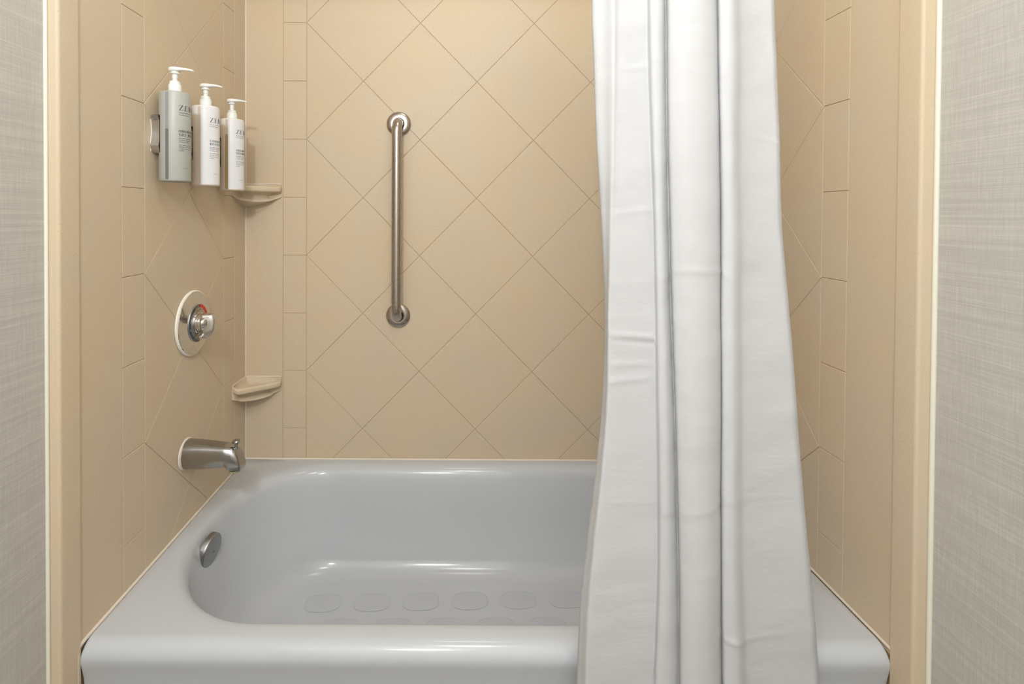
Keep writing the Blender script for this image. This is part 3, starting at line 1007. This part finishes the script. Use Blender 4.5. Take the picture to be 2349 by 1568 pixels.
# ------------------------------------------------------------------ pump bottles and their wall brackets
def arc_fn(cx, cy, rx, ry, a0, a1, thick, thin, n=14):
    """stroke of varying weight: thick at the sides, thin at top and bottom"""
    quads = []
    prev = None
    for i in range(n + 1):
        a = math.radians(a0 + (a1 - a0) * i / n)
        c, s = math.cos(a), math.sin(a)
        wd = thin + (thick - thin) * c * c
        o = (cx + rx * c, cy + ry * s)
        q = (cx + (rx - wd) * c, cy + (ry - wd) * s)
        if prev:
            quads.append([prev[0], o, q, prev[1]])
        prev = (o, q)
    return quads
def rect(x0, y0, x1, y1):
    return [(x0, y0), (x1, y0), (x1, y1), (x0, y1)]
def diag(x0, y0, x1, y1, wd):
    return [(x0 - wd / 2, y0), (x0 + wd / 2, y0), (x1 + wd / 2, y1), (x1 - wd / 2, y1)]
def glyph(ch, K, t):
    """serif capitals of height 1; K stem weight, t hairline. returns (polygons, width)"""
    sf = 0.075
    def stem(x, wd=K):
        return [rect(x, 0, x + wd, 1), rect(x - sf, 0, x + wd + sf, t), rect(x - sf, 1 - t, x + wd + sf, 1)]
    if ch == 'I':
        return stem(sf), K + 2 * sf
    if ch == 'L':
        return stem(sf) + [rect(sf, 0, .62, t), rect(.62 - t, 0, .62, .26)], .64
    if ch == 'E':
        return stem(sf) + [rect(sf, 0, .64, t), rect(.64 - t, 0, .64, .26), rect(sf, 1 - t, .60, 1), rect(.60 - t, .78, .60, 1), rect(sf, .5 - t / 2, .46, .5 + t / 2), rect(.46 - t, .40, .46, .60)], .66
    if ch == 'T':
        return stem(.33 - K / 2) + [rect(0, 1 - t, .66, 1), rect(0, .76, t, 1), rect(.66 - t, .76, .66, 1)], .66
    if ch == 'H':
        return stem(sf) + stem(.66 - K) + [rect(sf, .5 - t / 2, .66, .5 + t / 2)], .66 + sf
    if ch == 'D':
        return stem(sf) + arc_fn(sf + K * .5, .5, .66 - K * .5, .5, -90, 90, K * 1.1, t), .76
    if ch == 'P' or ch == 'R':
        g = stem(sf) + arc_fn(sf + K, .74, .44, .26, -90, 90, K, t, 10)
        if ch == 'R':
            g = g + [diag(.36, .50, .66, 0, K), rect(.6, 0, .76, t)]
        return g, (.60 if ch == 'P' else .74)
    if ch == 'Z':
        return [rect(.03, 1 - t, .68, 1), rect(.03, .76, .03 + t, 1), rect(0, 0, .70, t), rect(.70 - t, 0, .70, .26), diag(.02 + K / 2, 0, .68 - K / 2, 1, K * 1.15)], .70
    if ch == 'O':
        return arc_fn(.40, .5, .40, .51, 0, 360, K * 1.05, t, 28), .80
    if ch in 'CG':
        g = arc_fn(.40, .5, .40, .51, 48, 312, K * 1.05, t, 22) + [rect(.66, .68, .66 + t, .96)]
        if ch == 'G':
            return g + [rect(.62, .04, .62 + K, .42), rect(.52, .42 - t, .62 + K + .07, .42)], .84
        return g, .74
    if ch == 'S':
        g = arc_fn(.28, .74, .25, .265, 30, 270, K * .95, t * 1.3, 14) + arc_fn(.28, .25, .27, .265, -150, 90, K * .95, t * 1.3, 14)
        return g + [rect(.47, .74, .47 + t, .98), rect(.02, .02, .02 + t, .28)], .56
    if ch == 'U':
        return [rect(.08, .3, .08 + K, 1), rect(0, 1 - t, K + .17, 1), rect(.62, .3, .62 + t, 1), rect(.52, 1 - t, .76, 1)] + arc_fn(.38, .3, .30, .31, 180, 360, K * .8, t, 12), .76
    if ch == 'V':
        return [diag(.36, 0, .10, 1, K), diag(.36, 0, .62, 1, t), rect(0, 1 - t, .26, 1), rect(.50, 1 - t, .74, 1)], .72
    if ch == 'W':
        return [diag(.30, 0, .10, 1, K), diag(.30, 0, .52, 1, t), diag(.72, 0, .52, 1, K), diag(.72, 0, .94, 1, t), rect(0, 1 - t, .24, 1), rect(.82, 1 - t, 1.04, 1)], 1.02
    if ch == 'A':
        return [diag(.06, 0, .36, 1, t), diag(.66, 0, .36, 1, K), rect(.18, .30, .56, .30 + t), rect(0, 0, .17, t), rect(.52, 0, .80, t)], .76
    if ch == 'M':
        return [rect(.08, 0, .08 + t, 1), rect(0, 0, .20, t), diag(.44, 0, .14, 1, K), diag(.44, 0, .76, 1, t), rect(.74, 0, .74 + K, 1), rect(.66, 0, .82 + K, t), rect(0, 1 - t, .18, 1), rect(.74, 1 - t, .82 + K, 1)], .90
    if ch == 'N':
        return [rect(.08, 0, .08 + t, 1), rect(0, 0, .20, t), diag(.66, 0, .12, 1, K * 1.05), rect(.66, 0, .66 + t, 1), rect(.56, 1 - t, .80, 1), rect(0, 1 - t, .16, 1)], .78
    if ch == '%':
        return arc_fn(.2, .76, .18, .24, 0, 360, .08, t) + arc_fn(.72, .24, .18, .24, 0, 360, .08, t) + [diag(.22, 0, .70, 1, t * 1.2)], .92
    return [], .34
BR = 0.0333
PHI0 = math.radians(-47.5)
def on_bottle(u, z, r):
    a = PHI0 + u / BR
    return (r * math.cos(a), r * math.sin(a), z)
def serif_line(text, size, K, t, z, gap=.10, u0=0.0, xs=1.0):
    vs, fs = [], []
    x = 0.0
    for ch in text:
        polys, wd = glyph(ch, K, t)
        for j, p in enumerate(polys):
            b = len(vs)
            vs += [on_bottle(u0 + (x + a) * size * xs, z + (c - .5) * size, BR + .0006 + .000004 * j) for a, c in p]
            fs.append(tuple(range(b, b + len(p))))
        x += wd + gap
    return mesh('label_text', vs, fs, None, fix=False)
def sans_line(text, size, z, u0=0.0):
    c = bpy.data.curves.new('t', 'FONT')
    c.body = text
    c.size = size
    c.resolution_u = 3
    o = bpy.data.objects.new('t', c)
    COL.objects.link(o)
    dg = bpy.context.evaluated_depsgraph_get()
    me = bpy.data.meshes.new_from_object(o.evaluated_get(dg))
    bpy.data.objects.remove(o)
    bpy.data.curves.remove(c)
    for v in me.vertices:
        v.co = on_bottle(u0 + v.co.x, z + v.co.y - size * .35, BR + .00030)
    me.name = 'label_text'
    me.materials.clear()
    return me
def rule_line(z, ln):
    vs, fs = [], []
    for i in range(13):
        for s in (-1, 1):
            vs.append(on_bottle(ln * i / 12, z + s * .00013, BR + .00022))
    for i in range(12):
        fs.append((2 * i, 2 * i + 2, 2 * i + 3, 2 * i + 1))
    return mesh('label_rule', vs, fs, None)
def patch(name, a0, a1, z0, z1, r, n=24, taper=None):
    """curved strip on the bottle with a real edge; angles in degrees from +x"""
    vs, fs = [], []
    for i in range(n + 1):
        a = math.radians(a0 + (a1 - a0) * i / n)
        for z in (z0, z1):
            vs.append((r * math.cos(a), r * math.sin(a), z))
    m0 = len(vs)
    for i in range(n + 1):
        a = math.radians(a0 + (a1 - a0) * i / n)
        for z in (z0, z1):
            vs.append(((r - .0006) * math.cos(a), (r - .0006) * math.sin(a), z))
    for i in range(n):
        b = 2 * i
        fs.append((b, b + 2, b + 3, b + 1))
        fs.append((b, b + 2, b + 2 + m0, b + m0))
        fs.append((b + 1, b + 3, b + 3 + m0, b + 1 + m0))
    fs += [(0, 1, 1 + m0, m0), (2 * n, 2 * n + 1, 2 * n + 1 + m0, 2 * n + m0)]
    return mesh(name, vs, fs, 40)
BH = 0.2065
body_me = lathe('body', [(0.0, 0.002), (0.027, 0.002), (0.0285, 0.0), (0.0305, 0.0), (0.0325, .0012), (BR, .0035), (BR, BH - .0045), (BR - .0008, BH - .0018), (BR - .003, BH - .0004), (.024, BH + .0012), (.016, BH + .002), (0, BH + .002)], 'Z', 64, 40)
collar_me = lathe('collar', [(.0146, 0.0), (.0148, .0022), (.0142, .003), (.0138, .0172), (.0130, .0185), (.0117, .0187), (.0115, .0245), (.0105, .0258), (.006, .0260)], 'Z', 40, 35)
stem_me = lathe('stem', [(.0054, 0.0), (.0054, .0065), (.0062, .0075), (.0062, .0165), (.0085, .0172), (.0100, .0182), (.0102, .0205), (.0095, .0215), (.0075, .0222), (.0075, .026)], 'Z', 32, 35)
def pump_head():
    # rounded hub with a long tapering spout along +x, drooping at the tip
    st = [(-.0125, .0030, .0010, .0085), (-.0120, .0065, .0000, .0095), (-.0100, .0090, .0000, .0102), (-.005, .0108, .0000, .0108), (0.000, .0112, .0000, .0110), (0.005, .0106, .0002, .0108), (0.009, .0085, .0010, .0105),
          (0.012, .0060, .0022, .0101), (0.018, .0046, .0026, .0096), (0.026, .0041, .0025, .0086), (0.034, .0036, .0018, .0070), (0.040, .0031, .0008, .0053), (0.0435, .0026, .0004, .0036)]
    n = 24
    loops = []
    for x, hw, z0, z1 in st:
        c, hh = (z0 + z1) / 2, (z1 - z0) / 2
        l = []
        for i in range(n):
            a = 2 * math.pi * i / n
            ca, sa = math.cos(a), math.sin(a)
            l.append((x, math.copysign(abs(ca) ** .6, ca) * hw, c + math.copysign(abs(sa) ** .6, sa) * hh))
        loops.append(l)
    return loft('pump_head', loops, 45, True, True)
head_me = pump_head()
M_GREYB = plain('grey_green_bottle_plastic', srgb(176, 178, 172), 0.38)
M_STR_HI = plain('grey_sight_strip', srgb(150, 152, 158), 0.3)
M_STR_LO = plain('dark_grey_sight_strip', srgb(112, 114, 118), 0.3)
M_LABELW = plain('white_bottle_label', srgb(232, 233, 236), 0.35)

def two_tone(name, lo, hi, level):
    """translucent bottle wall: the product inside tints it up to its fill level"""
    mt, nt, bs = nodes(name)
    co = nt.nodes.new('ShaderNodeTexCoord').outputs['Object']
    sp = nt.nodes.new('ShaderNodeSeparateXYZ')
    nt.links.new(co, sp.inputs[0])
    mr = nt.nodes.new('ShaderNodeMapRange')
    mr.inputs['From Min'].default_value = level - .003
    mr.inputs['From Max'].default_value = level + .003
    nt.links.new(sp.outputs[2], mr.inputs[0])
    nt.links.new(mixrgb(nt, lo, hi, mr.outputs[0]), bs.inputs['Base Color'])
    bs.inputs['Roughness'].default_value = 0.33
    return mt
SMALL = ['No Sulfates, Parabens,', 'Phthalates, Mineral Oil', 'or Animal testing.']
SMALLF = ['Sans sulfates, parabens,', 'phtalates, huile minerale', 'ni experimentation', 'animale.']
txt_common = [
    (serif_line('ZERO', .0116, .125, .04, .1682, .23, 0.0, 1.12), 'label_text'),
    (sans_line('Naturally KIND Formula', .0034, .1572), 'label_text'),
    (sans_line('Formule Naturelle', .0034, .1522), 'label_text'),
    (rule_line(.1026, .046), 'label_rule')]
for i, s in enumerate(SMALL):
    txt_common.append((sans_line(s, .0035, .0986 - i * .0041), 'label_text'))
for i, s in enumerate(SMALLF):
    txt_common.append((sans_line(s, .0035, .0834 - i * .0043), 'label_text'))
txt_common.append((sans_line('e 15 fl. oz.', .0036, .0305, .009), 'label_text'))
for me_, _ in txt_common:
    me_.materials.append(M_INK)
BOT = [(-0.5008, 1.2733, 'grey', ('SHOWER GEL', 'GEL DOUCHE'), 'grey-green pump bottle of shower gel, nearest of the three on the wall'),
       (-0.3550, 1.2713, 'white', ('CONDITIONER', 'REVITALISANT'), 'white pump bottle of conditioner between the grey bottle and the other white bottle'),
       (-0.2000, 1.2660, 'white', ('SHAMPOO', 'SHAMPOOING'), 'white pump bottle of shampoo with an amber strip, closest to the back corner')]
for bi, (by, bz, kind, head, lab) in enumerate(BOT):
    B = empty('pump_bottle', (-0.718, by, bz))
    tag(B, lab, 'bottle', 'pump bottles on the side wall')
    bmesh_ = body_me.copy()
    if kind == 'grey':
        bmesh_.materials.append(M_GREYB)
    elif bi == 1:
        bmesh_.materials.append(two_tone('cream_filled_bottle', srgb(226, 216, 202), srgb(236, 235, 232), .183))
    else:
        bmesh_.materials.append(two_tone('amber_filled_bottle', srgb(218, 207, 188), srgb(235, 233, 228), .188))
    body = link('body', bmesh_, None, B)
    if kind == 'grey':
        link('sight_strip', patch('sight_strip', -97, -84, .004, .119, BR + .0002, 6), M_STR_LO, body)
        link('sight_strip', patch('sight_strip', -97, -84, .119, BH - .004, BR + .0002, 6), M_STR_HI, body)
    else:
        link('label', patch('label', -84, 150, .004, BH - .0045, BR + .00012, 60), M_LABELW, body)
        if bi == 1:
            link('sight_strip', patch('sight_strip', -97, -84, .004, BH - .0045, BR + .0001, 6), plain('pale_sight_strip', srgb(214, 204, 190), .3), body)
        else:
            link('sight_strip', patch('sight_strip', -97, -84, .004, .160, BR + .0001, 6), plain('amber_sight_strip', srgb(172, 153, 104), .3), body)
            link('sight_strip', patch('sight_strip', -97, -84, .160, BH - .0045, BR + .0001, 6), plain('pale_sight_strip', srgb(214, 202, 184), .3), body)
    for me_, nm in txt_common:
        link(nm, me_, None, body)
    link('label_text', serif_line(head[0], .0051, .18, .075, .1150, .16, 0.0, 1.36), M_INK, body)
    link('label_text', serif_line(head[1], .0051, .18, .075, .1072, .16, 0.0, 1.36), M_INK, body)
    link('collar', collar_me, M_WHITEP, B, (0, 0, BH + .0012))
    link('pump_stem', stem_me, M_WHITEP, B, (0, 0, BH + .0265))
    hd = link('pump_head', head_me, M_WHITEP, B, (0, 0, BH + .0495))

# wall bracket: curved brushed strip, black holder behind it, grey T-shaped key on top
def bracket_strip():
    prof = [(-0.001, .0800), (0.001, .076), (.0030, .066), (.0042, .056), (.0042, .048), (.0032, .038), (.0012, .029), (-.0008, .0225), (-.0026, .0185), (-.0022, .0150), (.0005, .0095), (.0050, .0040), (.0110, .0008), (.0200, .0000)]
    n = len(prof)
    vs, fs = [], []
    for k, (y, z) in enumerate(prof):
        wv = 0.0012 * math.sin(k / (n - 1) * math.pi)
        for x in (0.0006 + wv * .8, 0.0212 - wv):
            vs.append((x, y, z))
    for k in range(n - 1):
        fs.append((2 * k, 2 * k + 1, 2 * k + 3, 2 * k + 2))
    me = mesh('steel_strip', vs, fs, 50)
    bm = bmesh.new()
    bm.from_mesh(me)
    g = bmesh.ops.extrude_face_region(bm, geom=list(bm.faces))
    for e in g['geom']:
        if isinstance(e, bmesh.types.BMVert):
            e.co.y += 0.003
            e.co.z += 0.0008
    bmesh.ops.recalc_face_normals(bm, faces=bm.faces)
    bm.to_mesh(me)
    bm.free()
    me.shade_smooth()
    me.set_sharp_from_angle(angle=math.radians(40))
    return me
strip_me = bracket_strip()
holder_me = box_me('holder', (0.0, 0.0115, 0.004), (0.0265, 0.050, 0.0805), .0025)
plate_me = box_me('cradle', (0.0208, -0.0012, 0.0005), (0.0285, 0.052, 0.0855), .0016)
key_bar = None
def key_me():
    bm = bmesh.new()
    for a, b in (((.0035, -.0006, .0805), (.0185, .012, .0875)), ((.0075, -.0012, .0740), (.0150, .006, .0810))):
        g = bmesh.ops.create_cube(bm, size=1.0)
        for v in g['verts']:
            v.co = Vector((a[i] + (v.co[i] + .5) * (b[i] - a[i]) for i in range(3)))
    me = bpy.data.meshes.new('lock_key')
    bm.to_mesh(me)
    bm.free()
    return me
KEYM = key_me()
top_me = box_me('top_catch', (0.0185, -0.0004, 0.0765), (0.0265, 0.05, 0.0877), .001)
labs = ['brushed steel wall bracket holding the grey shower gel bottle', 'brushed steel wall bracket holding the conditioner bottle', 'brushed steel wall bracket holding the shampoo bottle']
BK = None
for bi, (by, bz, kind, head, lab) in enumerate(BOT):
    if BK is None:
        B = empty('bottle_bracket', (XL + .0016, by - .026, bz + .0645))
        for nm, me_, mt in (('steel_strip', strip_me, M_BRUSH), ('holder', holder_me, M_BLACK), ('cradle', plate_me, M_BLACK), ('lock_key', KEYM, M_GREYP), ('top_catch', top_me, M_BLACK), ('caulk', tube('caulk', [(0.0004, .002, .004), (0.0006, .0005, .025), (0.0008, .0038, .050), (0.0006, .001, .080)], .0010, 8), M_BEAD)):
            link(nm, me_, mt, B)
        BK = B
    else:
        B = BK.copy()
        COL.objects.link(B)
        B.location = (XL + .0016, by - .026, bz + .0645)
        for ch in list(BK.children):
            c = ch.copy()
            COL.objects.link(c)
            c.parent = B
    tag(B, labs[bi], 'bracket', 'bottle brackets on the side wall')
